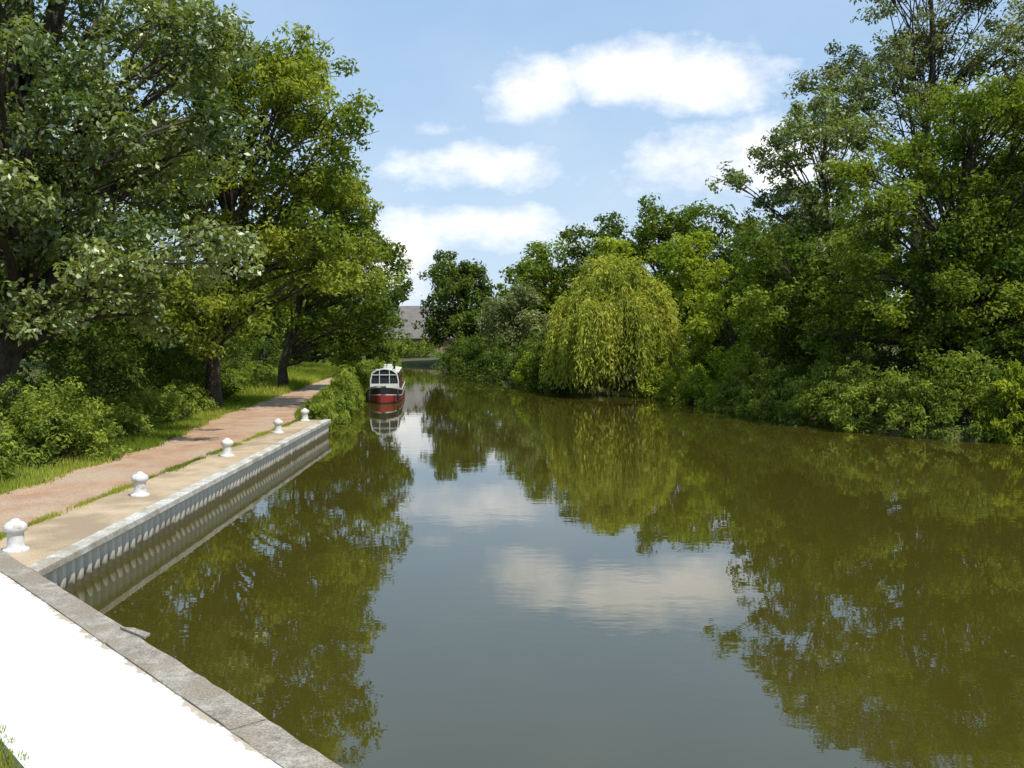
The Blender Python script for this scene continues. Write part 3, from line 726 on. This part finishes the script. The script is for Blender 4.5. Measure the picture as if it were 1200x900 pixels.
w = bpy.data.worlds.new('World'); scene.world = w; w.use_nodes = True
nt = w.node_tree; nt.nodes.clear(); L = nt.links.new
wo = N(nt, 'ShaderNodeOutputWorld'); bg = N(nt, 'ShaderNodeBackground')
sky = N(nt, 'ShaderNodeTexSky'); sky.sky_type = 'NISHITA'; sky.sun_disc = False
sky.sun_elevation = el; sky.sun_rotation = az; sky.air_density = 1.0; sky.dust_density = 1.0; sky.ozone_density = 1.0
tc = N(nt, 'ShaderNodeTexCoord'); sp = N(nt, 'ShaderNodeSeparateXYZ'); L(tc.outputs['Generated'], sp.inputs[0])
def mth(op, a, b=None, c=None, clamp=False):
    n_ = N(nt, 'ShaderNodeMath', operation=op); n_.use_clamp = clamp
    for i, q in enumerate((a, b, c)):
        if q is None: continue
        if isinstance(q, (int, float)): n_.inputs[i].default_value = q
        else: L(q, n_.inputs[i])
    return n_.outputs[0]
azs = mth('ARCTAN2', sp.outputs[0], sp.outputs[1]); els = mth('ARCSINE', sp.outputs[2])
cb = N(nt, 'ShaderNodeCombineXYZ'); L(azs, cb.inputs[0]); L(mth('MULTIPLY', els, 1.6), cb.inputs[1])
nz = N(nt, 'ShaderNodeTexNoise'); nz.inputs['Scale'].default_value = 13; nz.inputs['Detail'].default_value = 6; nz.inputs['Roughness'].default_value = 0.6; L(cb.outputs[0], nz.inputs['Vector'])
nz2 = N(nt, 'ShaderNodeTexNoise'); nz2.inputs['Scale'].default_value = 4.2; nz2.inputs['Detail'].default_value = 4; L(cb.outputs[0], nz2.inputs['Vector'])
cl = [(1.2, 14.6, 3.0, 1.8, .95), (7.2, 15.4, 3.6, 1.9, 1.1), (11.5, 14.8, 4.0, 1.6, 1.1), (-1.5, 10.2, 6.0, 1.7, 0.75), (11.0, 10.2, 3.5, 2.0, 0.9),
      (15.5, 10.2, 4, 2.0, .95), (-4.4, 12.4, 2.6, 0.7, 0.6), (-1.0, 6.6, 5.0, 1.3, 0.9), (-7, 5.0, 3.0, 2.4, 1.0), (-40, 14, 10, 4, .9), (45, 18, 10, 4, .8), (130, 22, 16, 6, .8), (-130, 25, 16, 6, .8)]
acc = None
for (a, e, ra, re2, wt) in cl:
    a = math.radians(a); e = math.radians(e); ra = math.radians(ra); re2 = math.radians(re2)
    dx = mth('MULTIPLY', mth('SUBTRACT', azs, a), 1 / ra); dy = mth('MULTIPLY', mth('SUBTRACT', els, e), 1 / re2)
    q = mth('ADD', mth('MULTIPLY', dx, dx), mth('MULTIPLY', dy, dy))
    gq = mth('MULTIPLY', mth('EXPONENT', mth('MULTIPLY', q, -0.7)), wt)
    acc = gq if acc is None else mth('MAXIMUM', acc, gq)
msk = mth('ADD', acc, mth('MULTIPLY', mth('SUBTRACT', nz.outputs[0], 0.5), 1.3))
msk = mth('MULTIPLY', mth('SUBTRACT', msk, 0.36), 1.6, clamp=True)
veil = mth('MULTIPLY', mth('SUBTRACT', nz2.outputs[0], 0.42), 1.3, clamp=True)
hz = mth('EXPONENT', mth('MULTIPLY', mth('MAXIMUM', els, 0.0), -4.2))
veil = mth('MULTIPLY', veil, mth('MULTIPLY_ADD', hz, 0.9, 0.15))
veil = mth('ADD', veil, mth('MULTIPLY', hz, 0.58), clamp=True)
STR = 0.13
mxh = N(nt, 'ShaderNodeMix', data_type='RGBA'); mxh.inputs[0].default_value = 0.62; L(sky.outputs[0], mxh.inputs[6]); mxh.inputs[7].default_value = (3.0, 5.1, 7.9, 1)
mxv = N(nt, 'ShaderNodeMix', data_type='RGBA'); L(veil, mxv.inputs[0]); L(mxh.outputs[2], mxv.inputs[6]); mxv.inputs[7].default_value = (6.4, 7.1, 7.7, 1)
shade = mth('MULTIPLY_ADD', nz.outputs[0], 5.0, 7.2)
cc = N(nt, 'ShaderNodeCombineColor'); L(shade, cc.inputs[0]); L(mth('MULTIPLY', shade, .985), cc.inputs[1]); L(mth('MULTIPLY', shade, .98), cc.inputs[2])
mxc = N(nt, 'ShaderNodeMix', data_type='RGBA'); L(msk, mxc.inputs[0]); L(mxv.outputs[2], mxc.inputs[6]); L(cc.outputs[0], mxc.inputs[7])
L(mxc.outputs[2], bg.inputs[0]); bg.inputs[1].default_value = STR
L(bg.outputs[0], wo.inputs[0])

# ------------------------------------------------------------------ camera
cd = bpy.data.cameras.new('camera'); cd.sensor_width = 36; cd.lens = 33; cd.clip_end = 6000; cd.clip_start = 0.1
co = bpy.data.objects.new('camera', cd); co.location = (0, 0, 3.8); co.rotation_euler = (math.radians(90 - 2.86), 0, 0); link(co)
scene.camera = co
